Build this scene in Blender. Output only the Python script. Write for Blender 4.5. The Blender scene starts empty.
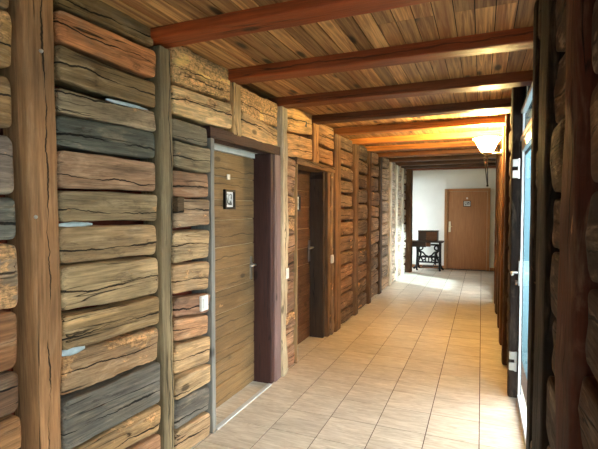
import bpy, bmesh, math, random
import numpy as np
from mathutils import Vector, Matrix, noise

S = bpy.context.scene
C = S.collection
R = math.radians

def lin(c):
    return tuple(((v/255)/12.92 if v/255 <= .04045 else ((v/255+.055)/1.055)**2.4) for v in c)

# ------------------------------------------------------------------ materials
class N:
    def __init__(s, name):
        s.m = bpy.data.materials.new(name); s.m.use_nodes = True
        s.t = s.m.node_tree; s.t.nodes.clear()
        s.out = s.t.nodes.new('ShaderNodeOutputMaterial')
    def n(s, kind, **kw):
        x = s.t.nodes.new('ShaderNode'+kind)
        for k, v in kw.items():
            if hasattr(x, k): setattr(x, k, v)
        return x
    def set(s, sock, v):
        if hasattr(v, 'is_linked') or hasattr(v, 'links'): s.t.links.new(v, sock)
        elif isinstance(v, (tuple, list)) and len(v) == 3 and sock.type == 'RGBA': sock.default_value = (*v, 1)
        elif isinstance(v, (tuple, list)) and sock.type == 'VECTOR': sock.default_value = v[:3]
        else: sock.default_value = v
    def math(s, op, a, b=0.0, c=None, clamp=False):
        x = s.n('Math', operation=op, use_clamp=clamp); s.set(x.inputs[0], a); s.set(x.inputs[1], b)
        if c is not None: s.set(x.inputs[2], c)
        return x.outputs[0]
    def vmath(s, op, a, b):
        x = s.n('VectorMath', operation=op); s.set(x.inputs[0], a); s.set(x.inputs[1], b); return x.outputs[0]
    def noise(s, vec, scale=1.0, detail=3.0, rough=.55, dist=0.0):
        x = s.n('TexNoise'); s.set(x.inputs['Vector'], vec); x.inputs['Scale'].default_value = scale
        x.inputs['Detail'].default_value = detail; x.inputs['Roughness'].default_value = rough
        x.inputs['Distortion'].default_value = dist
        return x.outputs['Fac']
    def ramp(s, v, a, b, lo=0.0, hi=1.0):
        x = s.n('MapRange', interpolation_type='SMOOTHSTEP'); s.set(x.inputs[0], v)
        for i, q in zip((1, 2, 3, 4), (a, b, lo, hi)): s.set(x.inputs[i], q)
        return x.outputs[0]
    def lmap(s, v, a, b, lo=0.0, hi=1.0):
        x = s.n('MapRange'); s.set(x.inputs[0], v)
        for i, q in zip((1, 2, 3, 4), (a, b, lo, hi)): s.set(x.inputs[i], q)
        return x.outputs[0]
    def mix(s, f, a, b, mode='MIX'):
        x = s.n('Mix', data_type='RGBA', blend_type=mode); s.set(x.inputs[0], f); s.set(x.inputs[6], a); s.set(x.inputs[7], b)
        return x.outputs[2]
    def scalec(s, col, f):   # colour times scalar
        x = s.n('VectorMath', operation='SCALE'); s.set(x.inputs[0], col); s.set(x.inputs['Scale'], f); return x.outputs[0]
    def bsdf(s, col, rough=.7, metal=0.0, bump=None, bstr=.5, bdist=.01, spec=.3):
        b = s.n('BsdfPrincipled'); s.set(b.inputs['Base Color'], col); s.set(b.inputs['Roughness'], rough)
        b.inputs['Metallic'].default_value = metal; b.inputs['Specular IOR Level'].default_value = spec
        if bump is not None:
            q = s.n('Bump'); q.inputs['Strength'].default_value = bstr; q.inputs['Distance'].default_value = bdist
            s.set(q.inputs['Height'], bump); s.t.links.new(q.outputs[0], b.inputs['Normal'])
        s.t.links.new(b.outputs[0], s.out.inputs[0]); return b

def wood_mat(name, color=None, patch=(222, 172, 118), crack=1.0, contrast=1.0, rough=.75, bstr=.6, spec=.25, patchy=1.0, freq=1.0):
    w = N(name)
    tc = w.n('TexCoord'); oi = w.n('ObjectInfo')
    cb = w.n('CombineXYZ')
    w.set(cb.inputs[0], w.math('MULTIPLY', oi.outputs['Random'], 41.3)); w.set(cb.inputs[1], w.math('MULTIPLY', oi.outputs['Random'], 97.1))
    w.set(cb.inputs[2], w.math('MULTIPLY', oi.outputs['Random'], 63.7))
    p = w.vmath('ADD', tc.outputs['Object'], cb.outputs[0])
    def st(a, b): return w.vmath('MULTIPLY', p, (a*freq, b*freq, a*freq))
    big = w.noise(st(7, 1.8), 1, 3)
    big2 = w.noise(st(5, 2.3), 1.7, 4, .6)
    mid = w.noise(st(34, 1.5), 1, 5, .62, .7)
    fine = w.noise(st(85, 4.0), 1, 4, .7, .3)
    base = oi.outputs['Color'] if color is None else (*lin(color), 1)
    col = w.scalec(base, w.lmap(big, .3, .7, 1-.38*contrast, 1+.36*contrast))
    grey = w.mix(.55, col, lin((132, 120, 100)))
    col = w.mix(w.ramp(big2, .5, .66, 0, .55*patchy), col, grey)
    # worn pale streaks and dark weather stains
    if patchy > 0:
        wn = w.noise(st(16, 3.2), 1, 6, .68, .6)
        col = w.mix(w.ramp(wn, .52, .68, 0, .5*patchy), col, w.mix(.5, w.scalec(col, 1.5), lin((212, 190, 156))))
        dn = w.noise(st(11, 2.6), 1.4, 6, .7, .8)
        col = w.mix(w.math('MULTIPLY', w.ramp(dn, .54, .70, 0, .72*patchy), w.math('SUBTRACT', 1, w.math('MULTIPLY', oi.outputs['Alpha'], 1.1), clamp=True) if color is None else 1.0), col, w.mix(.55, w.scalec(col, .4), lin((52, 38, 28))))
    # soft rotten patches, pale and pitted
    spk = w.noise(w.vmath('MULTIPLY', p, (60, 40, 60)), 1, 4, .7)
    amt = oi.outputs['Alpha'] if color is None else .12
    pn = w.noise(st(6, 3), 1.3, 5, .6)
    thr = w.lmap(amt, 0, 1, .74, .22)
    pf = w.ramp(w.math('SUBTRACT', pn, thr), 0, .05)
    pc = w.scalec(lin(patch), w.ramp(spk, .33, .62, .35, 1.15))
    if patchy > 0: col = w.mix(w.math('MULTIPLY', pf, .85), col, pc)
    col = w.scalec(col, w.lmap(mid, .3, .7, 1-.24*contrast, 1+.22*contrast))
    col = w.scalec(col, w.lmap(fine, .3, .7, 1-.38*contrast, 1+.36*contrast))
    # drying cracks and knots
    cn = w.noise(st(13, .38), 1, 3, .5, .35)
    cr = w.ramp(w.math('ABSOLUTE', w.math('SUBTRACT', cn, .5)), .001, .010)
    gate = w.ramp(w.noise(st(4, 1.0), 1.1, 2), .45, .55)
    crk = w.math('SUBTRACT', 1, w.math('MULTIPLY', w.math('MULTIPLY', w.math('SUBTRACT', 1, cr), gate), .85*crack))
    # one long split running with the grain, wandering and broken
    sx = w.n('SeparateXYZ'); w.set(sx.inputs[0], tc.outputs['Object'])
    wob = w.math('MULTIPLY', w.math('SUBTRACT', w.noise(st(.6, 3.0), 1, 5, .6), .5), .085)
    off = w.math('MULTIPLY', w.math('SUBTRACT', w.math('FRACT', w.math('MULTIPLY', oi.outputs['Random'], 17.3)), .5), .09)
    dd = w.math('ABSOLUTE', w.math('SUBTRACT', w.math('SUBTRACT', sx.outputs[2], off), wob))
    wid = w.lmap(w.noise(st(.5, 2.2), 1.3, 3), .36, .64, .0, .0042)
    ln = w.math('SUBTRACT', 1, w.ramp(dd, wid, w.math('ADD', w.math('MULTIPLY', wid, 1.6), .0006)))
    crk = w.math('MULTIPLY', crk, w.math('SUBTRACT', 1, w.math('MULTIPLY', ln, .9*min(1, crack))))
    col = w.scalec(col, crk)
    vo = w.n('TexVoronoi'); w.set(vo.inputs['Vector'], st(4.5, 2.2)); vo.inputs['Scale'].default_value = 1.0
    kn = w.ramp(vo.outputs['Distance'], .06, .13, .35, 1)
    col = w.scalec(col, kn)
    h = w.math('ADD', w.math('MULTIPLY', mid, .5), w.math('MULTIPLY', fine, .4))
    h = w.math('ADD', h, w.math('MULTIPLY', crk, .8))
    h = w.math('ADD', h, w.math('MULTIPLY', w.math('MULTIPLY', pf, spk), .6))
    w.bsdf(col, rough, 0, h, bstr, .012, spec)
    return w.m

def plain(name, rgb, rough=.6, metal=0, spec=.4, var=.06, scale=12, bump=0):
    w = N(name); tc = w.n('TexCoord')
    n = w.noise(tc.outputs['Object'], scale, 4)
    col = w.scalec((*lin(rgb), 1), w.lmap(n, .3, .7, 1-var, 1+var))
    w.bsdf(col, rough, metal, n if bump else None, bump, .004, spec)
    return w.m

LOG = wood_mat('weathered_log', contrast=1.0, bstr=.85)
POST = wood_mat('hewn_post', patchy=.35, contrast=.85)
BEAM = wood_mat('stained_beam', patchy=0, contrast=.75, crack=.6, rough=.5, spec=.35, freq=.8)
TRIMW = wood_mat('painted_timber', patchy=0, contrast=.5, crack=.7, rough=.55)
BOARDW = wood_mat('door_boards', patchy=.25, contrast=.6, crack=.6, rough=.5, spec=.35)
DARKBACK = plain('rusty_backing', (104, 44, 22), .9, var=.5, scale=9, bump=.5)
DARKBACK2 = plain('dark_backing', (34, 22, 15), .9, var=.4, scale=9)
WHITE = plain('white_plaster', (226, 228, 222), .85, var=.03, scale=4, bump=.05)
FOAM = plain('pale_sealing_foam', (190, 208, 214), .8, var=.15, scale=30, bump=.4)
PALE = plain('pale_paint_and_bounce', (205, 205, 196), .6, var=.08)
STEEL = plain('brushed_steel', (190, 190, 186), .3, 1.0)
ALU = plain('aluminium_strip', (200, 205, 208), .35, .8)
JOINT = plain('pale_board_joint', (176, 158, 126), .7)
STRIP = plain('pale_metal_strip', (214, 222, 224), .45, .2)
IVORY = plain('ivory_handle_plate', (226, 214, 182), .4)
SWITCH = plain('white_plastic', (235, 235, 230), .35, spec=.5, var=.02)
BLACK = plain('black_frame_paint', (16, 15, 14), .35, var=.1)
IRON = plain('black_cast_iron', (20, 20, 21), .4, .4)
BRASS = plain('pale_brass', (215, 195, 140), .35, .6)
MAT = plain('white_mount_card', (230, 232, 228), .7, var=.02)
WFRAME = plain('white_aluminium', (225, 230, 232), .35, .1)
CONC = plain('wet_blue_grey_paving', (60, 86, 92), .9, var=.1, scale=3)
EXTW = plain('added_outdoor_blue_grey', (56, 80, 86), .9, var=.05, scale=1.5)
NAIL = plain('nail_head', (200, 200, 195), .35, .8)

def end_door_mat():
    w = N('beech_veneer'); tc = w.n('TexCoord')
    p = w.vmath('MULTIPLY', tc.outputs['Object'], (40, 40, 2.5))
    n = w.noise(p, 1, 5, .6, .8)
    col = w.mix(w.ramp(n, .3, .7), lin((150, 104, 68)), lin((168, 120, 80)))
    w.bsdf(col, .5, spec=.3); return w.m
VENEER = end_door_mat()
CASEW = wood_mat('walnut_case', (92, 58, 36), patchy=0, contrast=.5, crack=.2, rough=.4)

def photo_mat(seed):
    w = N('photo_print'); tc = w.n('TexCoord')
    p = w.vmath('ADD', tc.outputs['Object'], (seed, seed*2, 0))
    n = w.noise(p, 26, 3, .6, 1.0)
    col = w.mix(w.ramp(n, .42, .58), lin((28, 28, 30)), lin((205, 212, 212)))
    w.bsdf(col, .4); return w.m

def tile_mat():
    w = N('beige_floor_tile'); tc = w.n('TexCoord')
    at = w.n('Attribute'); at.attribute_name = 'tint'; at.attribute_type = 'GEOMETRY'
    p = tc.outputs['Object']
    pr = w.vmath('ADD', p, w.vmath('MULTIPLY', at.outputs['Vector'], (13., 29., 7.)))
    st = w.noise(w.vmath('MULTIPLY', pr, (5, 34, 1)), 1, 5, .65, 1.4)
    cl = w.noise(w.vmath('MULTIPLY', pr, (3, 6, 1)), 1, 4, .6)
    col = w.mix(w.ramp(st, .3, .7), lin((188, 178, 158)), lin((224, 218, 203)))
    col = w.scalec(col, w.lmap(cl, .3, .7, .86, 1.1))
    col = w.scalec(col, w.lmap(at.outputs['Fac'], 0, 1, .92, 1.06))
    w.bsdf(col, w.lmap(st, .3, .7, .3, .42), 0, st, .08, .003, .45)
    return w.m
TILE = tile_mat()
GROUT = plain('brown_grout', (74, 54, 38), .9, var=.15)

def ceil_mat():
    w = N('pine_ceiling_boards'); tc = w.n('TexCoord')
    at = w.n('Attribute'); at.attribute_name = 'tint'; at.attribute_type = 'GEOMETRY'
    p = w.vmath('ADD', tc.outputs['Object'], w.vmath('MULTIPLY', at.outputs['Vector'], (0., 37., 11.)))
    g = w.noise(w.vmath('MULTIPLY', p, (46, 1.6, 1)), 1, 4, .6, .8)
    b = w.noise(w.vmath('MULTIPLY', p, (9, .9, 1)), 1, 3, .5, .4)
    col = w.mix(w.ramp(g, .35, .66), lin((146, 96, 54)), lin((216, 168, 108)))
    col = w.mix(w.ramp(b, .52, .68, 0, .6), col, lin((156, 92, 50)))
    col = w.scalec(col, w.lmap(at.outputs['Fac'], 0, 1, .6, 1.35))
    vo = w.n('TexVoronoi'); w.set(vo.inputs['Vector'], w.vmath('MULTIPLY', p, (8, 2.6, 1))); vo.inputs['Scale'].default_value = 1
    kn = w.ramp(vo.outputs['Distance'], .10, .26, .14, 1)
    col = w.scalec(col, kn)
    w.bsdf(col, .45, 0, g, .15, .004, .4)
    return w.m
CEIL = ceil_mat()

def glass_mat():
    w = N('clear_glass')
    tr = w.n('BsdfTransparent'); tr.inputs[0].default_value = (.93, .96, .96, 1)
    gl = w.n('BsdfGlossy'); gl.inputs['Roughness'].default_value = .02
    mx = w.n('MixShader'); mx.inputs[0].default_value = .06
    w.t.links.new(tr.outputs[0], mx.inputs[1]); w.t.links.new(gl.outputs[0], mx.inputs[2]); w.t.links.new(mx.outputs[0], w.out.inputs[0])
    return w.m
GLASS = glass_mat()

def lamp_glass():
    w = N('glowing_opal_glass'); b = w.bsdf((.95, .9, .8, 1), .4)
    b.inputs['Emission Color'].default_value = (1.0, .70, .25, 1); b.inputs['Emission Strength'].default_value = 130.0
    return w.m
OPAL = lamp_glass()

# ------------------------------------------------------------------ object helpers
def tag(o, label=None, cat=None, group=None, kind=None):
    if label: o['label'] = label
    if cat: o['category'] = cat
    if group: o['group'] = group
    if kind: o['kind'] = kind
    return o
def empty(name, loc=(0, 0, 0), **k):
    o = bpy.data.objects.new(name, None); C.objects.link(o); o.location = loc; o.empty_display_size = .1
    return tag(o, **k)
def wmat(o):
    m = o.matrix_basis.copy()
    return (wmat(o.parent) @ o.matrix_parent_inverse @ m) if o.parent else m
def link(name, me, mat, parent=None, M=None, color=None):
    o = bpy.data.objects.new(name, me); C.objects.link(o)
    if not me.materials:
        for x in (mat if isinstance(mat, (list, tuple)) else [mat]): me.materials.append(x)
    if M is not None: o.matrix_basis = M
    if parent is not None:
        o.parent = parent; o.matrix_parent_inverse = wmat(parent).inverted()
    if color: o.color = color
    return o
def col(rgb, rot=.1): return (*lin(rgb), rot)

def bm_box(bm, lo, hi, bev=0.0):
    lo, hi = Vector(lo), Vector(hi)
    v = bmesh.ops.create_cube(bm, size=1.0)['verts']
    bmesh.ops.scale(bm, vec=hi-lo, verts=v); bmesh.ops.translate(bm, vec=(lo+hi)/2, verts=v)
    if bev > 0:
        e = list({e for q in v for e in q.link_edges})
        bmesh.ops.bevel(bm, geom=e, offset=bev, segments=2, affect='EDGES', profile=.6)
def bm_tube(bm, pts, r, seg=10, cap=True):
    pts = [Vector(p) for p in pts]; rings = []
    rr = r if isinstance(r, (list, tuple)) else [r]*len(pts)
    up = None
    for i, p in enumerate(pts):
        t = (pts[min(i+1, len(pts)-1)]-pts[max(i-1, 0)]).normalized()
        if up is None: up = t.orthogonal().normalized()
        up = (up-t*up.dot(t)).normalized(); s = t.cross(up)
        rings.append([bm.verts.new(p+rr[i]*(math.cos(a)*up+math.sin(a)*s)) for a in [2*math.pi*k/seg for k in range(seg)]])
    for a, b in zip(rings, rings[1:]):
        for k in range(seg): bm.faces.new((a[k], a[(k+1) % seg], b[(k+1) % seg], b[k]))
    if cap: bm.faces.new(rings[0][::-1]); bm.faces.new(rings[-1])
def bm_lathe(bm, prof, c, seg=32, axis='Z'):
    c = Vector(c); rings = []
    for r, z in prof:
        ring = []
        for k in range(seg):
            a = 2*math.pi*k/seg
            d = Vector((r*math.cos(a), r*math.sin(a), z)) if axis == 'Z' else (Vector((z, r*math.cos(a), r*math.sin(a))) if axis == 'X' else Vector((r*math.cos(a), z, r*math.sin(a))))
            ring.append(bm.verts.new(c+d))
        rings.append(ring)
    for a, b in zip(rings, rings[1:]):
        for k in range(seg): bm.faces.new((a[k], a[(k+1) % seg], b[(k+1) % seg], b[k]))
def bm_done(bm, name, mat, parent=None, smooth=False, color=None, center=False):
    bmesh.ops.recalc_face_normals(bm, faces=bm.faces)
    M = None
    if center:
        c = sum((v.co for v in bm.verts), Vector())/max(1, len(bm.verts))
        bmesh.ops.translate(bm, vec=-c, verts=bm.verts); M = Matrix.Translation(c)
    me = bpy.data.meshes.new(name); bm.to_mesh(me); bm.free()
    if smooth:
        for p in me.polygons: p.use_smooth = True
    return link(name, me, mat, parent, M, color)
def box(name, lo, hi, mat, parent=None, bev=0.0, color=None, center=True, **k):
    bm = bmesh.new(); bm_box(bm, lo, hi, bev)
    return tag(bm_done(bm, name, mat, parent, color=color, center=center), **k)

def timber_mesh(name, L, a, b, exp=4.5, endr=.05, nu=40, nv=28, amp=.006, seed=0, rough=.0, bow=.0, freq=1.0):
    """hewn timber lying along local Y, half-sizes a (X) and b (Z); ends round off over endr"""
    sv = Vector((seed*7.31, seed*3.17, seed*1.93))
    us = [-1+2*i/nu for i in range(nu+1)]
    # bunch rings at the ends
    ys = []
    k = max(3, nu//8)
    for i in range(k): ys.append(-L/2+endr*(1-math.cos(math.pi/2*i/k)))
    m = nu-2*k
    for i in range(m+1): ys.append(-L/2+endr+(L-2*endr)*i/m)
    for i in range(k-1, -1, -1): ys.append(L/2-endr*(1-math.cos(math.pi/2*i/k)))
    verts, faces = [], []
    th = [2*math.pi*j/nv for j in range(nv)]
    sg = lambda v, p: math.copysign(abs(v)**p, v)
    prof = [(sg(math.cos(t), 2/exp), sg(math.sin(t), 2/exp)) for t in th]
    for y in ys:
        d = (abs(y)-(L/2-endr))/endr
        s = 1.0 if d <= 0 else math.sqrt(max(0., 1-d*d))
        ina, inb = a-endr*.6*(1-s), b-endr*(1-s)
        ina, inb = max(ina, a*.3), max(inb, b*.3)
        bz = bow*math.sin(y*2.1/L*1.5+seed)
        for cx, cz in prof:
            p = Vector((cx*ina, y, cz*inb+bz))
            q = Vector((p.x*3.2, p.y*1.4, p.z*3.2))*freq+sv
            n1 = noise.fractal(q, 1.0, 2.0, 4)
            n2 = noise.fractal(Vector((p.x*14, p.y*4.0, p.z*14))+sv, 1.0, 2.0, 3)
            disp = amp*(n1*1.7+n2*.5)
            if rough > 0:
                n3 = noise.fractal(Vector((p.x*22, p.y*18, p.z*22))+sv, .9, 2.1, 4)
                disp += rough*n3
            r = math.hypot(p.x, p.z-bz) or 1
            verts.append((p.x+disp*p.x/r, y, p.z+disp*(p.z-bz)/r))
    nr = len(ys)
    for i in range(nr-1):
        for j in range(nv):
            faces.append((i*nv+j, i*nv+(j+1) % nv, (i+1)*nv+(j+1) % nv, (i+1)*nv+j))
    faces.append(tuple(range(nv))); faces.append(tuple(reversed(range((nr-1)*nv, nr*nv))))
    me = bpy.data.meshes.new(name); me.from_pydata(verts, [], faces)
    me.polygons.foreach_set('use_smooth', [True]*(len(faces)-2)+[False]*2)
    bm = bmesh.new(); bm.from_mesh(me); bmesh.ops.recalc_face_normals(bm, faces=bm.faces); bm.to_mesh(me); bm.free()
    return me

SEED = [1]
def timber(name, lo, hi, axis, mat, color, parent=None, exp=9, endr=.012, amp=.004, nu=32, nv=32, rough=0.0, tilt=0.0, bow=0.0, res=1.0):
    """axis-aligned timber filling lo..hi whose grain runs along axis"""
    lo, hi = Vector([min(a, b) for a, b in zip(lo, hi)]), Vector([max(a, b) for a, b in zip(lo, hi)]); c = (lo+hi)/2; d = hi-lo
    SEED[0] += 1
    if axis == 'Y': L, a, b, rot = d.y, d.x/2, d.z/2, Matrix.Rotation(tilt, 4, 'X')
    elif axis == 'Z': L, a, b, rot = d.z, d.x/2, d.y/2, Matrix.Rotation(math.pi/2+tilt, 4, 'X')
    else: L, a, b, rot = d.x, d.y/2, d.z/2, Matrix.Rotation(math.pi/2, 4, 'Z') @ Matrix.Rotation(tilt, 4, 'X')
    me = timber_mesh(name, L, a, b, exp, endr, int(nu*res), int(nv*res), amp, SEED[0], rough, bow)
    return link(name, me, mat, parent, Matrix.Translation(c) @ rot, color)

# ------------------------------------------------------------------ camera
H, F, YAW, PIT = 1.55, 440.0, .3935, .0362
f = Vector((-math.sin(YAW)*math.cos(PIT), math.cos(YAW)*math.cos(PIT), -math.sin(PIT)))
r = Vector((math.cos(YAW), math.sin(YAW), 0)); u = r.cross(f)
cam = bpy.data.objects.new('camera', bpy.data.cameras.new('camera')); C.objects.link(cam)
Mc = Matrix((r, u, -f)).transposed().to_4x4(); Mc.translation = (0, 0, H); cam.matrix_world = Mc
cam.data.sensor_fit = 'HORIZONTAL'; cam.data.sensor_width = 36; cam.data.lens = F/598*36; cam.data.clip_start = .02
S.camera = cam
def onx(x, y, X):
    d = f+r*((x-299)/F)-u*((y-224.5)/F); k = X/d.x
    return k*d.y, H+k*d.z          # (Y, Z)

# ------------------------------------------------------------------ setting
XL, XR, ZC = -1.69, .23, 2.545
XF = -1.69        # face of the logs
YB, YE = -1.4, 11.95
rnd = random.Random(5)

def grid_mesh(name, rects, z0, z1, seed, mats, slab):
    """tiles / boards as thin blocks in one mesh, each with its own tint, over or under one slab"""
    rg = random.Random(seed); verts, faces, tint, mi = [], [], [], []
    for (x0, y0, x1, y1) in rects:
        k = len(verts); t = rg.random()
        for z in (z0, z1):
            verts += [(x0, y0, z), (x1, y0, z), (x1, y1, z), (x0, y1, z)]
        faces += [(k+3, k+2, k+1, k), (k+4, k+5, k+6, k+7), (k, k+1, k+5, k+4), (k+1, k+2, k+6, k+5), (k+2, k+3, k+7, k+6), (k+3, k, k+4, k+7)]
        tint += [t]*8; mi += [0]*6
    (x0, y0, za), (x1, y1, zb) = slab; k = len(verts)
    for z in (za, zb): verts += [(x0, y0, z), (x1, y0, z), (x1, y1, z), (x0, y1, z)]
    faces += [(k+3, k+2, k+1, k), (k+4, k+5, k+6, k+7), (k, k+1, k+5, k+4), (k+1, k+2, k+6, k+5), (k+2, k+3, k+7, k+6), (k+3, k, k+4, k+7)]
    tint += [0]*8; mi += [1]*6
    me = bpy.data.meshes.new(name); me.from_pydata(verts, [], faces)
    a = me.attributes.new('tint', 'FLOAT', 'POINT'); a.data.foreach_set('value', tint)
    for m in mats: me.materials.append(m)
    me.polygons.foreach_set('material_index', mi)
    return link(name, me, mats)

# floor: square tiles with a narrow cut row at the joint near the glass door
G = .0062
xs = [.005+k*.3413 for k in range(-8, 2)]
ys = [3.40+k*.3275 for k in range(-15, 2)]+[3.936+k*.3275 for k in range(0, 25)]
rects = []
for xa, xb in zip(xs, xs[1:]):
    for ya, yb in zip(ys, ys[1:]):
        rects.append((xa+G/2, ya+G*.46, xb-G/2, yb-G*.46))
tag(grid_mesh('floor', rects, -.012, 0, 3, [TILE, GROUT], ((-2.75, YB-.15, -.15), (.40, YE+.2, -.0035))), kind='structure')
# ceiling boards
rects = []; x = -2.3
rg = random.Random(9)
while x < .62:
    w = .098; y = YB-.1
    while y < YE+.1:
        l = rg.choice((3.1, 2.4, 3.9)); y2 = min(y+l, YE+.15)
        rects.append((x+.0025, y+.001, x+w-.0025, y2-.001)); y = y2
    x += w
tag(grid_mesh('ceiling', rects, ZC, ZC+.02, 4, [CEIL, DARKBACK2], ((-2.6, YB-.15, ZC+.006), (.75, YE+.2, ZC+.22))), kind='structure')

def shell(name, boxes, mat):
    bm = bmesh.new()
    for lo, hi in boxes: bm_box(bm, lo, hi)
    return tag(bm_done(bm, name, mat), kind='structure')
XBK = -1.852
D1 = (2.57, 3.45); D2 = (4.04, 4.93)
shell('wall_left', [((-2.15, YB, 0), (XBK, D1[0]-.05, ZC)), ((-2.15, D1[0]-.05, 2.10), (XBK, 3.62, ZC)), ((-2.15, 3.62, 0), (XBK, D2[0]-.02, ZC)),
                    ((-2.15, D2[0]-.02, 2.06), (XBK, 5.0, ZC)), ((-2.15, 5.0, 0), (XBK, 11.0, ZC))], DARKBACK)
GD = (2.48, 3.95); WN = (8.08, 9.5); WZ = (.48, 2.48); W3 = (-1.3, .85)
shell('wall_right', [((.325, YB, 0), (.46, W3[0], ZC)), ((.325, W3[0], 2.4), (.46, W3[1], ZC)), ((.325, W3[0], 0), (.46, W3[1], .1)), ((.325, W3[1], 0), (.46, GD[0], ZC)), ((.325, GD[0], 2.34), (.46, GD[1], ZC)), ((.306, GD[1], 0), (.316, 7.95, ZC)),
                     ((.325, 7.95, 0), (.46, WN[0], ZC)), ((.325, WN[0], WZ[1]), (.46, WN[1], ZC)), ((.325, WN[0], 0), (.46, WN[1], WZ[0])), ((.325, WN[1], 0), (.46, YE, ZC))], DARKBACK2)
shell('wall_back', [((-2.2, YE, 0), (.75, YE+.15, ZC))], WHITE)
shell('wall_lobby_left', [((-1.95, 11.0, 0), (-1.82, 11.1, ZC)), ((-1.95, 11.1, 0), (-1.82, 11.85, .15)), ((-1.95, 11.1, 2.4), (-1.82, 11.85, ZC)), ((-1.95, 11.85, 0), (-1.82, YE, ZC))], WHITE)
shell('wall_near', [((-2.15, YB-.15, 0), (.46, YB, ZC))], WHITE)
shell('baseboard_back', [((-1.82, YE-.015, 0), (-.89, YE, .07)), ((.20, YE-.015, 0), (.42, YE, .07))], VENEER)

# ------------------------------------------------------------------ posts along the left wall
GP = 'timber posts along the log walls'
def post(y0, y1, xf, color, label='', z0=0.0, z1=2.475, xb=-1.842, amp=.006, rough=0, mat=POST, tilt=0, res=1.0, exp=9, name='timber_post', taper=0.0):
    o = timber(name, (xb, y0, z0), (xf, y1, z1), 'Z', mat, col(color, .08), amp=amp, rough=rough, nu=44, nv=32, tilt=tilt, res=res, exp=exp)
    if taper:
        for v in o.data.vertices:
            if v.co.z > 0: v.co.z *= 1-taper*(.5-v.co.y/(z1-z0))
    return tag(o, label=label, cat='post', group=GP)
p1 = post(1.205, 1.356, -1.68, (166, 122, 82), taper=.7, label='broad brown timber post with a long drying crack and two nail heads', z1=ZC, amp=.005)
def nail(y, z, par):
    bm = bmesh.new(); bm_lathe(bm, [(0, .006), (.006, .005), (.008, 0), (.008, -.01)], (-1.678, y, z), 12, 'X'); return bm_done(bm, 'nail', NAIL, par, True)
for px, py in ((35.5, 217), (41, 51)):
    yy, zz = onx(px, py, -1.68); nail(yy, zz, p1)
post(2.02, 2.124, -1.688, (138, 122, 92), 'narrow grey-brown timber post under the first orange ceiling beam', amp=.009)
post(2.80, 2.925, -1.672, (190, 155, 105), 'short pale post above the first boarded door', z0=2.09, amp=.012)
post(3.625, 3.75, -1.668, (190, 172, 140), 'pale barkless post beside the purple-brown jamb of the first boarded door', amp=.011, rough=.004)
post(4.46, 4.62, -1.675, (178, 130, 82), 'short orange post above the second boarded door', z0=2.05)
post(5.2, 5.43, -1.665, (108, 84, 64), 'orange-brown post just past the second boarded door and its switch')
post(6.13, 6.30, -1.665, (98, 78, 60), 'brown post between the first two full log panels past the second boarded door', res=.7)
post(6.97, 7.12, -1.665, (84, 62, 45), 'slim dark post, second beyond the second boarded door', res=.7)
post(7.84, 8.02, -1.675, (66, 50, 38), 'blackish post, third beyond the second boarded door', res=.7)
post(8.74, 8.92, -1.665, (190, 175, 150), 'daylight-painted pale post at the start of the daylit end of the log wall', res=.7)  # pale colours of the far posts carry the daylight falling there
post(9.42, 9.58, -1.665, (205, 195, 175), 'daylight-painted whitish post in the middle of the daylit end of the log wall', res=.7)
post(10.2, 10.36, -1.665, (200, 190, 170), 'daylight-painted whitish post, last but one before the dark corner post', res=.7)
post(10.86, 11.08, -1.57, (92, 66, 46), 'dark brown corner post next to the sewing machine table', z1=2.49, res=.8)

# ------------------------------------------------------------------ log panels
GL = 'log panels between the timber posts'
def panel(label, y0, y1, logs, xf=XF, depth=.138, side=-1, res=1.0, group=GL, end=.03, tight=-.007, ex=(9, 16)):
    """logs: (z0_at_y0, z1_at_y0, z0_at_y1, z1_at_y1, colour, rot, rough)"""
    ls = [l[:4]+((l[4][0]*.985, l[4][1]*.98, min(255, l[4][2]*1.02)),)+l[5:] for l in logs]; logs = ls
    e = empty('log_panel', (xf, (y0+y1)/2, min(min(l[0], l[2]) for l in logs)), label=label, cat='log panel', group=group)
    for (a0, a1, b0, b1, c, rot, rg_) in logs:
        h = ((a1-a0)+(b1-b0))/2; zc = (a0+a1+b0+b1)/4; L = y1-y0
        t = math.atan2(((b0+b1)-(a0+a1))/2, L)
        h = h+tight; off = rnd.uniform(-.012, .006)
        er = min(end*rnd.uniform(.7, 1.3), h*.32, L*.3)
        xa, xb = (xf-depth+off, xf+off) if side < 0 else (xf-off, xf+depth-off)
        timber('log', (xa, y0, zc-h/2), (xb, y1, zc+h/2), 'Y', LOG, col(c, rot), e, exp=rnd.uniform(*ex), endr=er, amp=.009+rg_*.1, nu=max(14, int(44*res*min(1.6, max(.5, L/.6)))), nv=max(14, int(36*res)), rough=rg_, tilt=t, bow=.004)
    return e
def from_px(xa, xb, rows, X=XF):
    out = []
    for (ta, ba, tb, bb, c, rot, rg_) in rows:
        out.append((onx(xa, ba, X)[1], onx(xa, ta, X)[1], onx(xb, bb, X)[1], onx(xb, tb, X)[1], c, rot, rg_))
    return out
def reg(y0, y1, z0, z1, pal, hh=.2, seed=0, rotr=(.05, .3)):
    rg_ = random.Random(seed); n = max(1, round((z1-z0)/hh)); cuts = [z0+(z1-z0)*i/n+(rg_.uniform(-.022, .022) if 0 < i < n else 0) for i in range(n+1)]
    out = []
    for a, b in zip(cuts, cuts[1:]):
        j = rg_.uniform(-.012, .012); c = rg_.choice(pal); k = rg_.uniform(.85, 1.15)
        out.append((a+.004+j, b-.004+j, a+.004-j, b-.004-j, tuple(min(255, v*k) for v in c), rg_.uniform(*rotr), .002))
    return out
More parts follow.
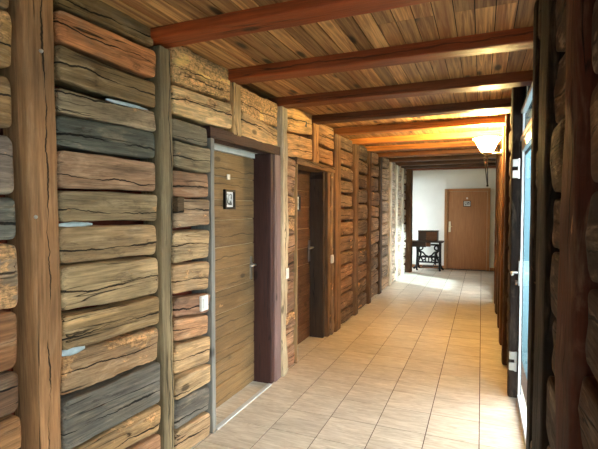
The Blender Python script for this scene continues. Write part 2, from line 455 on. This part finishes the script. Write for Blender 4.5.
# panel before the broad post
rows0 = [(-48, 7, -42, 12, (140, 112, 76), .1, 0), (9, 68, 14, 70, (178, 138, 84), .35, .004), (73, 128, 75, 128, (150, 118, 76), .2, .003), (134, 197, 134, 196, (132, 116, 98), .3, .004),
         (199, 243, 197, 242, (118, 116, 100), .05, 0), (246, 313, 244, 310, (150, 128, 98), .42, .005), (315, 375, 312, 371, (140, 98, 62), .1, 0), (377, 421, 373, 416, (112, 84, 60), .1, 0),
         (424, 476, 419, 469, (150, 108, 66), .2, 0)]
rows0 = from_px(0, 11, rows0); zb = min(min(q[0], q[2]) for q in rows0); rows0 += reg(0, 1, .005, zb-.004, [(150, 108, 66), (130, 100, 70)], .19, 40)
panel('log panel before the broad brown post with two nail heads', .62, 1.178, [(a-.0, b, c_, d_, k, q, w) for (a, b, c_, d_, k, q, w) in rows0])
rows1 = [(-32, 6, 18, 48, (132, 104, 62), .12, .003), (6.5, 42, 50.5, 79, (190, 126, 76), .06, 0), (44, 79, 81, 107, (136, 112, 74), .1, 0), (85, 111, 111, 131, (168, 148, 112), .22, .003),
         (112.5, 146.5, 132, 160, (100, 101, 86), .03, 0), (148, 188, 161.5, 193.5, (176, 140, 104), .12, 0), (189.5, 223, 195, 222.5, (156, 136, 98), .2, .002), (227, 266, 224.5, 254.5, (184, 154, 108), .14, .002),
         (267.5, 317, 256, 292, (200, 172, 122), .16, 0), (321, 352, 294.5, 328, (176, 146, 98), .18, .003), (357, 401, 331, 362, (168, 136, 96), .4, .006), (403, 456, 363.5, 405, (116, 112, 98), .05, 0),
         (458, 492, 407, 436, (178, 144, 96), .3, .003), (495, 545, 439, 474, (160, 120, 84), .1, 0)]
pn1 = panel('large log panel between the broad brown post and the narrow grey-brown post', 1.372, 2.0, from_px(57.5, 155.5, rows1), res=1.15)
# pale foam pressed into three of its gaps
def foam(xa, ya, xb, yb, par, t=.014, X=-1.715):
    a = onx(xa, ya, X); b = onx(xb, yb, X)
    bm = bmesh.new(); n = 14; pts = []
    for i in range(n+1):
        k = i/n; pts.append((X+.006*noise.noise(Vector((i*.9, xa, 0))), a[0]+(b[0]-a[0])*k, a[1]+(b[1]-a[1])*k+.004*noise.noise(Vector((i*.7, 3, xa)))))
    bm_tube(bm, pts, [t*(.35+.65*math.sin(math.pi*(i+.6)/(n+1.2))) for i in range(n+1)], 10)
    return bm_done(bm, 'gap_filler', FOAM, par, True)
foam(58, 354.5, 84, 347, pn1, .02, -1.70); foam(56, 225, 92, 224, pn1, .012); foam(106, 99.5, 147, 110, pn1, .012)
# panel from the narrow post to the first boarded door
rows2 = [(118, 139.5, 126.5, 147, (116, 108, 84), .1, .002), (141, 167.5, 149, 172, (140, 128, 96), .2, .002), (169.5, 197, 173.5, 197.5, (168, 128, 92), .15, 0), (198.5, 228, 198.5, 228, (152, 128, 96), .25, .002),
         (230.5, 264, 229.5, 259.5, (178, 152, 108), .14, 0), (265, 296, 261, 290.5, (194, 160, 112), .2, 0), (298, 318.5, 292, 312, (164, 124, 92), .08, 0), (319.5, 343, 313.5, 334, (180, 136, 94), .2, 0),
         (344.5, 375, 336, 361.5, (190, 156, 108), .2, 0), (379, 401, 363.5, 384, (184, 154, 108), .18, 0), (402.5, 430, 385.5, 411, (114, 110, 96), .22, .002), (432, 462, 413, 437, (176, 146, 104), .2, 0)]
panel('narrow log panel with a switch, before the first boarded door', 2.136, 2.515, from_px(177, 211, rows2))
rows2a = [(44, 84, 70, 102, (244, 206, 124), .75, .007), (86, 116.5, 104, 129, (228, 190, 128), .3, .003)]
panel('two crumbly yellow logs above the near half of the first boarded door', 2.136, 2.795, from_px(177, 232, rows2a))
rows2b = [(85, 111.5, 103, 129, (248, 204, 118), .7, .006), (113, 136, 129.5, 150, (232, 186, 120), .25, .002)]
panel('two yellow logs above the far half of the first boarded door', 2.935, 3.61, from_px(244.5, 280.5, rows2b))
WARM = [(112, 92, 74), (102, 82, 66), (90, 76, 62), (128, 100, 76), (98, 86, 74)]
rows3 = [(107, 131, 114, 137, (222, 174, 106), .2, .002), (133, 157, 139, 160, (210, 162, 102), .15, 0)]
panel('two squared logs above the pale barkless post side of the second boarded door', 3.772, 4.45, from_px(287.5, 312, rows3))
panel('two split logs above the far half of the second boarded door', 4.635, 5.19, [(2.07, 2.26, 2.07, 2.26, (160, 120, 80), .1, 0), (2.27, 2.385, 2.275, 2.39, (164, 122, 80), .1, 0), (2.395, 2.53, 2.40, 2.53, (160, 120, 80), .1, 0)])
panel('sliver of stacked logs between the two boarded doors', 3.775, 4.003, reg(3.765, 4.0, .005, 2.03, [(138, 108, 82), (122, 94, 70), (158, 124, 92)], .185, 2, (.15, .4)), xf=-1.70)
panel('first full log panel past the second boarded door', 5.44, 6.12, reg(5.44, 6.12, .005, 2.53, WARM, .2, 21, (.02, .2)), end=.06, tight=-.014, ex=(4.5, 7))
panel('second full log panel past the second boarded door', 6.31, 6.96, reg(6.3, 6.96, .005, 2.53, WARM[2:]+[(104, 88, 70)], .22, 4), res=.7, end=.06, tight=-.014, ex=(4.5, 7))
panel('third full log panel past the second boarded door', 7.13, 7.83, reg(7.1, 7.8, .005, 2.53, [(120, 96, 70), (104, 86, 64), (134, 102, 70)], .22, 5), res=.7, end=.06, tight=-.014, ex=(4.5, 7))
panel('fourth full log panel past the second boarded door, painted fading into daylight', 8.03, 8.73, reg(8, 8.7, .005, 2.53, [(138, 116, 88), (118, 100, 78), (150, 124, 92)], .21, 6), res=.6, end=.06, tight=-.014, ex=(4.5, 7))
panel('first daylight-painted pale log panel toward the end room', 8.93, 9.41, reg(8.9, 9.4, .005, 2.53, [(190, 176, 150), (170, 150, 124)], .2, 7), res=.5, end=.06, tight=-.014, ex=(4.5, 7))  # daylight on this end of the wall is put into pale log colours
panel('second daylight-painted pale log panel toward the end room', 9.59, 10.19, reg(9.5, 10.2, .005, 2.53, [(200, 186, 160), (182, 160, 130)], .2, 8), res=.5, end=.06, tight=-.014, ex=(4.5, 7))
panel('last daylight-painted pale log panel before the dark corner post', 10.37, 10.85, reg(10.3, 10.8, .005, 2.53, [(190, 176, 150), (170, 150, 124)], .2, 10), res=.5, end=.06, tight=-.014, ex=(4.5, 7))
# black block painting the shade in a mortise hole above the second door and the block beside the narrow post
yy, zz = onx(305, 124, -1.69)
box('mortise_shade', (-1.75, yy-.035, zz-.03), (-1.682, yy+.035, zz+.03), BLACK, bev=.003, label='black block for the shade in a small square plug in the log above the second boarded door', cat='recess')
yy, zz = onx(179, 204.5, -1.67)
bm = bmesh.new(); bm_box(bm, (-1.80, yy-.032, zz-.05), (-1.655, yy+.032, zz+.045), .006)
tag(bm_done(bm, 'timber_block', POST, color=col((92, 74, 52)), center=True), label='short dark timber block stuck against the narrow grey-brown post', cat='wood block')

# ------------------------------------------------------------------ first boarded door
def boarded_leaf(par, X, y0, y1, z1, color, n, seed):
    rg_ = random.Random(seed); bm = bmesh.new()
    lf = box('door_leaf', (X-.05, y0, .006), (X-.012, y1, z1), JOINT, par)
    cuts = [.008+(z1-.01)*i/n+(rg_.uniform(-.02, .02) if 0 < i < n else 0) for i in range(n+1)]
    for a, b in zip(cuts, cuts[1:]):
        k = rg_.uniform(.86, 1.12)
        timber('door_board', (X-.03, y0, a+.0025), (X+rg_.uniform(-.002, .003), y1, b-.0025), 'Y', BOARDW, col(tuple(v*k for v in color), .1), lf, exp=14, endr=.006, amp=.0015, nu=24, nv=28)
    return lf
d1 = empty('door_1', (-1.87, 3.0, 0), kind='structure')
boarded_leaf(d1, -1.865, 2.53, 3.45, 1.99, (116, 92, 60), 11, 3)
box('bounce_strip', (-1.905, 2.53, 1.99), (-1.85, 3.45, 2.03), PALE, d1, .003)  # pale board added for the strip brightened by light off the floor
PURP = (70, 46, 42)
timber('jamb', (-1.90, 3.445, 0), (-1.695, 3.62, 2.03), 'Z', TRIMW, col(PURP, 0), d1, exp=16, endr=.004, amp=.002)
timber('casing', (-1.72, 3.50, 0), (-1.682, 3.622, 2.025), 'Z', TRIMW, col((132, 108, 104), 0), d1, exp=16, endr=.004, amp=.002)
timber('casing', (-1.90, 2.52, 0), (-1.688, 2.565, 2.03), 'Z', TRIMW, col((138, 136, 128), 0), d1, exp=16, endr=.004, amp=.002)
timber('door_head', (-1.80, 2.51, 2.025), (-1.685, 3.62, 2.105), 'Y', TRIMW, col(PURP, 0), d1, exp=16, endr=.004, amp=.003)
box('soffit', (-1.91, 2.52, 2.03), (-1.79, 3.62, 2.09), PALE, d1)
h1 = box('handle_plate', (-1.868, 3.375, .93), (-1.858, 3.405, 1.13), STEEL, d1, .002)
bm = bmesh.new(); bm_tube(bm, [(-1.86, 3.39, 1.06), (-1.815, 3.39, 1.06), (-1.81, 3.38, 1.06), (-1.81, 3.28, 1.06)], .008); bm_done(bm, 'lever', STEEL, h1, True)
# aluminium strip over the floor joint
t1 = box('threshold_strip', (-1.722, 2.575, 0.0005), (-1.685, 3.44, .008), STRIP, bev=.002)
tag(t1, label='thin pale metal threshold strip on the floor in front of the first boarded door', cat='threshold strip')

# ------------------------------------------------------------------ second boarded door
d2 = empty('door_2', (-1.91, 4.5, 0), kind='structure')
lf2 = boarded_leaf(d2, -1.90, 4.02, 4.92, 1.99, (86, 60, 44), 9, 8)
BRN = (92, 66, 46)
timber('jamb', (-1.94, 4.925, 0), (-1.735, 4.985, 1.99), 'Z', TRIMW, col((74, 58, 46), 0), d2, exp=16, endr=.004, amp=.002)
timber('casing', (-1.94, 4.985, 0), (-1.69, 5.07, 1.99), 'Z', POST, col((112, 88, 66), .1), d2, exp=8, endr=.008, amp=.006)
timber('casing', (-1.86, 5.08, 0), (-1.68, 5.185, 2.0), 'Z', POST, col((122, 104, 86), .3), d2, exp=6, endr=.02, amp=.014, rough=.006)
timber('casing', (-1.95, 4.008, 0), (-1.688, 4.03, 1.99), 'Z', TRIMW, col((170, 140, 100), 0), d2, exp=16, endr=.004, amp=.001)
timber('door_head', (-1.93, 3.99, 1.985), (-1.675, 5.19, 2.058), 'Y', POST, col((116, 90, 64), .05), d2, exp=12, endr=.006, amp=.004)
h2 = box('handle_plate', (-1.90, 4.855, .92), (-1.888, 4.895, 1.17), STEEL, d2, .002)
bm = bmesh.new(); bm_tube(bm, [(-1.89, 4.875, 1.09), (-1.845, 4.875, 1.09), (-1.838, 4.868, 1.09), (-1.838, 4.76, 1.085)], .009); bm_done(bm, 'lever', STEEL, h2, True)

# ------------------------------------------------------------------ pictures, plates, switches
def picture(X, y0, y1, z0, z1, label, seed, th=.022, axis='X'):
    e = empty('picture_frame', (X, (y0+y1)/2, z0) if axis == 'X' else ((y0+y1)/2, X, z0), label=label, cat='picture', group='small framed photos on the doors')
    P = (lambda a, b, c: (X+a, b, c)) if axis == 'X' else (lambda a, b, c: (b, X-a, c))
    def bx(name, a0, b0, c0, a1, b1, c1, m, par, bev=0):
        p, q = Vector(P(a0, b0, c0)), Vector(P(a1, b1, c1))
        lo = [min(p[i], q[i]) for i in range(3)]; hi = [max(p[i], q[i]) for i in range(3)]
        return box(name, lo, hi, m, par, bev)
    w = (z1-z0)*.11; bm = bmesh.new()
    for (b0, c0, b1, c1) in ((y0, z0, y1, z0+w), (y0, z1-w, y1, z1), (y0, z0+w, y0+w, z1-w), (y1-w, z0+w, y1, z1-w)):
        p, q = Vector(P(0, b0, c0)), Vector(P(th, b1, c1))
        bm_box(bm, [min(p[i], q[i]) for i in range(3)], [max(p[i], q[i]) for i in range(3)], .001)
    bm_done(bm, 'frame', BLACK, e)
    mt = bx('mount', .002, y0+w, z0+w, .008, y1-w, z1-w, MAT, e)
    v = (z1-z0)*.1
    bx('photo', .008, y0+w+v, z0+w+v, .0095, y1-w-v, z1-w-v, photo_mat(seed), e)
picture(-1.862, 2.945, 3.095, 1.545, 1.70, 'small black framed photo on the first boarded door, beside the pale jamb strip', 1)
picture(-1.897, 4.40, 4.57, 1.52, 1.70, 'small black framed photo on the second boarded door', 2)
picture(11.905, -.435, -.255, 1.60, 1.745, 'small black framed photo on the plain brown end door', 3, axis='Y')
def plate(X, y, z, s, label):
    bm = bmesh.new(); bm_box(bm, (X, y-s/2, z-s/2), (X+.008, y+s/2, z+s/2), .002)
    tag(bm_done(bm, 'door_plate', SWITCH, center=True), label=label, cat='door plate', group='white door plates')
plate(-1.863, 3.02, 1.80, .042, 'tiny white square plate above the framed photo on the first boarded door')
plate(-1.898, 4.47, 1.82, .042, 'tiny white square plate above the framed photo on the second boarded door')
bm = bmesh.new(); bm_box(bm, (-.365, 11.896, 1.79), (-.325, 11.906, 1.83), .002)
tag(bm_done(bm, 'door_plate', SWITCH, center=True), label='tiny pale square plate above the framed photo on the plain end door', cat='door plate', group='white door plates')
def switch(px, py, X, label, w=.075, h=.095):
    y, z = onx(px, py, X)
    e = empty('light_switch', (X, y, z), label=label, cat='light switch', group='white light switches')
    box('cover', (X-.012, y-w/2, z-h/2), (X+.01, y+w/2, z+h/2), SWITCH, e, .006)
    box('rocker', (X+.008, y-w*.3, z-h*.32), (X+.016, y+w*.3, z+h*.32), SWITCH, e, .003)
switch(204, 303, -1.678, 'white light switch on the log panel before the first boarded door', .075, .1)
switch(286.7, 273.5, -1.672, 'white light switch on the logs between the two boarded doors', .07, .1)
switch(332.3, 259, -1.672, 'white light switch on the rough casing past the second boarded door', .07, .1)

# ------------------------------------------------------------------ ceiling beams
GB = 'beams crossing under the board ceiling'
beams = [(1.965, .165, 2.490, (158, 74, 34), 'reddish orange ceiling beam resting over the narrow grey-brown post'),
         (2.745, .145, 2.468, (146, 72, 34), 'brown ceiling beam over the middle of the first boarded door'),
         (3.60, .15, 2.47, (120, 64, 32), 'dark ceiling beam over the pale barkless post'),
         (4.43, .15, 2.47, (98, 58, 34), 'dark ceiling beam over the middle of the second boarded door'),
         (5.24, .15, 2.47, (196, 124, 58), 'glow-painted honey ceiling beam closest to the glowing wall lamp'),  # lamp glow is put into the colour of the beams around the lamp
         (6.14, .15, 2.47, (200, 128, 60), 'glow-painted honey ceiling beam one past the wall lamp'),
         (6.98, .15, 2.47, (186, 114, 52), 'glow-painted orange ceiling beam two past the wall lamp'),
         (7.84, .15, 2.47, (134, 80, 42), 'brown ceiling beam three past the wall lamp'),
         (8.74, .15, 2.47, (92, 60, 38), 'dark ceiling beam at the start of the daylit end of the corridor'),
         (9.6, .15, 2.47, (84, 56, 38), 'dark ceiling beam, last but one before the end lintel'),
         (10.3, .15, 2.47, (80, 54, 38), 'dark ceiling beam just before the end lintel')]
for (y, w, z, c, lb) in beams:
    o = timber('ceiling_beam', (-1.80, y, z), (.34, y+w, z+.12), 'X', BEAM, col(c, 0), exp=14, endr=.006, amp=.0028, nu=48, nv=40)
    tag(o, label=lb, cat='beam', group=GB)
o = timber('end_lintel', (-1.83, 10.9, 2.475), (.44, 11.06, 2.62), 'X', BEAM, col((122, 66, 36), 0), exp=14, endr=.006, amp=.002, nu=30, nv=24)
tag(o, label='reddish brown lintel across the corridor end before the white wall', cat='lintel')

# ------------------------------------------------------------------ timber wall beside the camera, its shade painted into dark colours
SHADE_PAL = [(60, 41, 26), (50, 34, 22), (66, 46, 28)]  # log colours darkened to hold the shade on this wall
GLR = 'log panels of the shaded wall'
post(1.325, 1.53, .221, (74, 36, 22), 'shade-painted reddish post of the shaded wall, close to the viewer', xb=.298, amp=.012, rough=.004, z1=ZC)
post(1.90, 2.2, .221, (25, 16, 11), 'shade-painted blackish post of the shaded wall, just before the glass door', xb=.298, amp=.008, z1=ZC)
post(2.36, 2.5, .224, (27, 17, 12), 'thin shade-painted jamb post on the near side of the glass door', xb=.298, amp=.004, z1=ZC)
post(3.95, 4.13, .218, (32, 22, 16), 'shade-painted jamb post carrying the steel hinge plates of the glass door', xb=.298, amp=.005, z1=ZC)
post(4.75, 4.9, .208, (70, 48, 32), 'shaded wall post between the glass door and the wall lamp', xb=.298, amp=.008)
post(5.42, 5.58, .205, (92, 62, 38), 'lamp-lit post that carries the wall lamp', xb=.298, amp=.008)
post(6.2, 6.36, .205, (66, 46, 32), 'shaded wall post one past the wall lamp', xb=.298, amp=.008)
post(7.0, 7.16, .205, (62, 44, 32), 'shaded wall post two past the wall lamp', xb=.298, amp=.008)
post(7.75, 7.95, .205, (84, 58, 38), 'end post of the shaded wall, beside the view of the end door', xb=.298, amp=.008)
def rpanel(label, y0, y1, seed, res=.7, pal=SHADE_PAL):
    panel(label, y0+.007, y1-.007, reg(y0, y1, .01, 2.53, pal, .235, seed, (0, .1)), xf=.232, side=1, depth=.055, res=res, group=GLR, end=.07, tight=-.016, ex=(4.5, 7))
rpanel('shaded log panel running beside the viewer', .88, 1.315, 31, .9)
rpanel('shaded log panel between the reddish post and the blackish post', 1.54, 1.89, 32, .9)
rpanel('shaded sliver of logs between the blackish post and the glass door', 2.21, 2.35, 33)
SHADE_PAL2 = [(74, 52, 36), (62, 44, 32)]
rpanel('log panel right behind the jamb post with hinge plates', 4.14, 4.74, 34, .5, SHADE_PAL2)
rpanel('log panel just before the post that carries the wall lamp', 4.91, 5.41, 35, .5, SHADE_PAL2)
rpanel('log panel just behind the post that carries the wall lamp', 5.59, 6.19, 36, .5, SHADE_PAL2)
rpanel('last but one log panel of the shaded wall', 6.37, 6.99, 37, .5, SHADE_PAL2)
rpanel('last log panel of the shaded wall', 7.17, 7.74, 38, .5, SHADE_PAL2)

# ------------------------------------------------------------------ glass door
gd = empty('door_3', (.30, 3.2, 0), kind='structure')
bm = bmesh.new()
for lo, hi in (((.29, 3.912, .0), (.306, 3.935, 2.08)), ((.284, 2.495, .0), (.312, 2.545, 2.08)), ((.284, 2.545, .0), (.312, 3.905, .05)), ((.284, 2.545, 2.0), (.312, 3.905, 2.08))):
    bm_box(bm, lo, hi, .003)
bm_done(bm, 'leaf_frame', WFRAME, gd)
box('pane', (.300, 2.54, .045), (.304, 3.91, 2.005), GLASS, gd)
bm = bmesh.new(); bm_box(bm, (.278, 3.912, .93), (.291, 3.934, 1.13), .002)
hp = bm_done(bm, 'handle_plate', STEEL, gd)
bm = bmesh.new(); bm_tube(bm, [(.275, 3.918, 1.035), (.236, 3.918, 1.035), (.228, 3.908, 1.035), (.226, 3.80, 1.035)], .011); bm_done(bm, 'lever', STEEL, hp, True)
bm = bmesh.new(); bm_lathe(bm, [(0, -.016), (.02, -.016), (.02, 0)], (.272, 3.918, .955), 16, 'X'); bm_done(bm, 'lock_cylinder', STEEL, hp, True)
for z in (1.87, .31):
    bm = bmesh.new()
    for k in (-1, 1): bm_box(bm, (.222, 3.925, z+k*.045-.03), (.275, 3.949, z+k*.045+.03), .003)
    bm_tube(bm, [(.27, 3.93, z-.08), (.27, 3.93, z+.08)], .009)
    bm_done(bm, 'hinge', STEEL, gd)
gw = empty('window_1', (.30, 3.2, 2.1), kind='structure')
bm = bmesh.new()
for lo, hi in (((.278, 2.49, 2.085), (.314, 3.94, 2.12)), ((.278, 2.49, 2.305), (.314, 3.94, 2.335)), ((.284, 2.49, 2.12), (.312, 2.53, 2.305)), ((.29, 3.912, 2.12), (.306, 3.935, 2.305))): bm_box(bm, lo, hi, .003)
bm_done(bm, 'window_frame', WFRAME, gw); box('pane', (.300, 2.525, 2.118), (.304, 3.91, 2.308), GLASS, gw)
# far-end window read from its sun patch; lobby and near windows added to brighten
def win(name, y0, y1, z0, z1, x=.4):
    e = empty(name, (x, (y0+y1)/2, z0), kind='structure')
    bm = bmesh.new()
    for lo, hi in (((x-.03, y0, z0), (x+.03, y1, z0+.05)), ((x-.03, y0, z1-.05), (x+.03, y1, z1)), ((x-.03, y0, z0+.05), (x+.03, y0+.05, z1-.05)), ((x-.03, y1-.05, z0+.05), (x+.03, y1, z1-.05))): bm_box(bm, lo, hi, .003)
    bm_done(bm, 'window_frame', WFRAME, e); box('pane', (x-.002, y0+.04, z0+.04), (x+.002, y1-.04, z1-.04), GLASS, e)
win('added_window_4', 11.1, 11.85, .15, 2.4, -1.9); win('window_2', WN[0], WN[1], *WZ); win('added_window_3', W3[0], W3[1], .1, 2.4)

# ------------------------------------------------------------------ wall lamp
LY, LX, LZ = 5.5, .045, 2.19
lamp = empty('wall_lamp', (LX, LY, LZ), label='glowing bowl-shaped uplight on an arm with two hanging rods', cat='wall lamp')
bm = bmesh.new()
bm_lathe(bm, [(0.03, .0), (.055, .004), (.075, .03), (.092, .07), (.115, .115), (.15, .16), (.146, .163), (.11, .119), (.087, .073), (.07, .035), (.05, .01), (.03, .006)], (LX, LY, LZ), 40)
bm_done(bm, 'lamp_bowl', OPAL, lamp, True)
bm = bmesh.new(); bm_lathe(bm, [(0, -.03), (.02, -.03), (.045, -.012), (.058, .0), (.05, .006), (0, .006)], (LX, LY, LZ), 24); bm_done(bm, 'lamp_base', BRASS, lamp, True)
bm = bmesh.new(); bm_tube(bm, [(LX+.03, LY, LZ-.012), (.20, LY, LZ-.012)], .011); bm_tube(bm, [(.19, LY, LZ-.012), (.207, LY, LZ-.012)], .04, 20); bm_done(bm, 'wall_arm', STEEL, lamp, True)
for dx, dz in ((-.035, -.375), (.004, -.37)):
    bm = bmesh.new(); bm_tube(bm, [(LX+dx*1.0, LY, LZ-.02), (LX+dx*.5+.008, LY, LZ-.2), (LX+.01 if dx < 0 else LX+.014, LY, LZ+dz)], .0055); bm_done(bm, 'hanging_rod', IRON, lamp, True)
bm = bmesh.new(); bm_lathe(bm, [(0, -.012), (.012, -.008), (.014, 0), (.012, .012), (0, .014)], (LX+.012, LY, LZ-.378), 16); bm_done(bm, 'pull_knob', IRON, lamp, True)

# ------------------------------------------------------------------ end door
d4 = empty('door_4', (-.35, YE-.03, 0), kind='structure')
bm = bmesh.new()
for lo, hi in (((-.885, YE-.06, 0), (-.815, YE, 2.055)), ((.125, YE-.06, 0), (.195, YE, 2.055)), ((-.815, YE-.06, 1.985), (.125, YE, 2.055))): bm_box(bm, lo, hi, .004)
FRAMEV = plain('beech_frame', (158, 112, 70), .5, var=.08, scale=6)
bm_done(bm, 'door_frame', FRAMEV, d4)
box('door_leaf', (-.812, YE-.04, .008), (.122, YE-.002, 1.982), VENEER, d4, .003)
h4 = box('handle_plate', (-.782, YE-.05, .95), (-.73, YE-.039, 1.22), IVORY, d4, .003)
bm = bmesh.new(); bm_tube(bm, [(-.755, YE-.045, 1.09), (-.755, YE-.085, 1.09), (-.745, YE-.09, 1.09), (-.69, YE-.09, 1.09)], .009); bm_done(bm, 'lever', BRASS, h4, True)

# ------------------------------------------------------------------ treadle sewing machine table with a wooden case
TY, TX = 11.52, -1.22
TBL = plain('dark_table_wood', (48, 32, 24), .4, var=.25, scale=8)
tb = empty('sewing_machine_table', (TX, TY, 0), label='old treadle sewing machine table with black iron legs by the white end wall', cat='sewing table')
box('table_top', (-1.70, TY-.22, .705), (-.86, TY+.22, .735), TBL, tb, .005)
box('apron', (-1.66, TY-.19, .585), (-1.28, TY+.19, .705), TBL, tb, .005)
box('drawer', (-1.27, TY-.2, .60), (-1.17, TY-.05, .705), CASEW, tb, .008)
def scroll(x):
    bm = bmesh.new()
    for s in (-1, 1):      # two outer S-shaped legs per side, ending in feet
        bm_tube(bm, [(x, TY+s*.14, .70), (x, TY+s*.13, .60), (x, TY+s*.09, .50), (x, TY+s*.07, .40), (x, TY+s*.10, .28), (x, TY+s*.15, .16), (x, TY+s*.19, .06), (x+.02, TY+s*.23, .016)], [.021, .021, .022, .024, .024, .024, .022, .025], 8)
    bm_tube(bm, [(x, TY-.1, .30), (x, TY+.1, .30)], .014, 8); bm_tube(bm, [(x, TY-.15, .16), (x, TY+.15, .16)], .014, 8); bm_tube(bm, [(x, TY-.14, .67), (x, TY+.14, .67)], .014, 8)
    for k in range(2):
        c = (.225, .48)[k]; q = (.055, .075)[k]
        bm_tube(bm, [(x, TY+q*math.cos(a), c+q*math.sin(a)) for a in [2*math.pi*i/20 for i in range(21)]], .009, 6)
    return bm_done(bm, 'leg', IRON, tb, True)
scroll(-1.50); scroll(-.95)
bm = bmesh.new()
def front(pts, rr=.018): bm_tube(bm, [(x, TY-.05, z) for x, z in pts], rr, 8)
for s, bx_ in ((1, -1.50), (-1, -.95)):    # ornate ironwork seen from the front, mirrored
    front([(bx_, .66), (bx_+s*.05, .60), (bx_+s*.03, .50), (bx_+s*.09, .42), (bx_+s*.06, .30), (bx_+s*.02, .2), (bx_-s*.05, .06), (bx_-s*.09, .02)], .024)
    front([(bx_+s*.02+.055*s*math.cos(a)+.06*s, .56+.055*math.sin(a)) for a in [2*math.pi*i/18 for i in range(19)]])
    front([(bx_+s*.15+.05*math.cos(a), .30+.05*math.sin(a)) for a in [2*math.pi*i/18 for i in range(19)]])
    front([(bx_+s*.05, .48), (bx_+s*.14, .44), (bx_+s*.2, .37), (bx_+s*.27, .34)], .02)
front([(-1.48, .33), (-.97, .33)], .02); front([(-1.46, .20), (-.99, .20)], .02); front([(-1.46, .64), (-.99, .64)], .02)
for k in range(5): front([(-1.36+k*.07, .20), (-1.40+k*.09, .33)], .014)
bm_done(bm, 'brace', IRON, tb, True)
bm = bmesh.new()
bm_tube(bm, [(-1.06, TY-.02+.16*math.cos(a), .30+.16*math.sin(a)) for a in [2*math.pi*i/28 for i in range(29)]], .014, 8)
for k in range(6): bm_tube(bm, [(-1.06, TY-.02, .30), (-1.06, TY-.02+.16*math.cos(k*math.pi/3), .30+.16*math.sin(k*math.pi/3))], .007, 6)
bm_done(bm, 'flywheel', IRON, tb, True)
bm = bmesh.new(); bm_box(bm, (-1.38, TY-.16, .085), (-1.10, TY+.1, .10), .004)
for k in range(5): bm_box(bm, (-1.37, TY-.15+k*.055, .10), (-1.11, TY-.13+k*.055, .108))
bm_tube(bm, [(-1.48, TY, .09), (-.97, TY, .09)], .011); bm_tube(bm, [(-1.12, TY-.02, .10), (-1.06, TY-.02, .24)], .007); bm_done(bm, 'treadle', IRON, tb)
cs = empty('sewing_machine_case', (TX, TY, .735), label='brown wooden case standing on the treadle sewing machine table', cat='wooden case')
bm = bmesh.new(); bm_box(bm, (-1.475, TY-.13, .736), (-1.0, TY+.13, .985), .012); bm_done(bm, 'case_body', TBL, cs)
box('front_panel', (-1.28, TY-.142, .755), (-1.02, TY-.128, .965), CASEW, cs, .006)
box('lid', (-1.485, TY-.14, .975), (-.99, TY+.14, .998), TBL, cs, .006)

# ------------------------------------------------------------------ outdoors: paving, plus a backdrop and light blockers added around it
box('outdoor_ground', (-14, -30, -.4), (34, 26, -.155), CONC, center=False, kind='structure')
box('outdoor_backdrop', (.9, 15.5, -.1), (16, 15.7, 9), EXTW, center=False, kind='structure')  # added backdrop that gives the glass door its cyan outdoor tone
box('skylight_blocker', (.46, 1.3, 2.72), (3.6, 4.2, 2.84), CONC, center=False, kind='structure')  # added roof that cuts skylight on the floor by the glass door
box('sun_blocker', (25, -27, -.1), (30, -11.3, 20), EXTW, center=False, kind='structure')  # unseen block added to keep sun off the glass door and near window

# ------------------------------------------------------------------ light
W = bpy.data.worlds.new('sky'); S.world = W; W.use_nodes = True
bg = W.node_tree.nodes['Background']; bg.inputs[0].default_value = (.95, .97, 1.0, 1); bg.inputs[1].default_value = 9.5
def portal(x, y0, y1, z0, z1, a=90):
    d = bpy.data.lights.new('portal', 'AREA'); d.shape = 'RECTANGLE'; d.size = z1-z0; d.size_y = y1-y0; d.cycles.is_portal = True
    o = bpy.data.objects.new('daylight_portal', d); C.objects.link(o); o.location = (x, (y0+y1)/2, (z0+z1)/2); o.rotation_euler = (0, R(a), 0)
portal(.47, 2.42, 3.95, 0, 2.34); portal(.47, WN[0], WN[1], *WZ); portal(-1.97, 11.1, 11.85, .15, 2.4, -90); portal(.47, W3[0], W3[1], .1, 2.4)
sd = bpy.data.lights.new('sun', 'SUN'); sd.energy = 11; sd.angle = R(6); sd.color = (.72, .9, 1.0)
so = bpy.data.objects.new('sun', sd); C.objects.link(so)
so.rotation_euler = Vector((-1, .64, -.6)).to_track_quat('-Z', 'Y').to_euler()
pd = bpy.data.lights.new('lamp_bulb', 'POINT'); pd.energy = 300; pd.color = (1.0, .78, .32); pd.shadow_soft_size = .04
po = bpy.data.objects.new('lamp_bulb', pd); C.objects.link(po); po.location = (LX, LY, LZ+.14)

vs = S.view_settings; vs.view_transform = 'Standard'; vs.look = 'None'; vs.gamma = 1; vs.use_curve_mapping = False; vs.exposure = 0.75
S.cycles.max_bounces = 10; S.cycles.diffuse_bounces = 6; S.cycles.transparent_max_bounces = 8; S.cycles.sample_clamp_indirect = 6
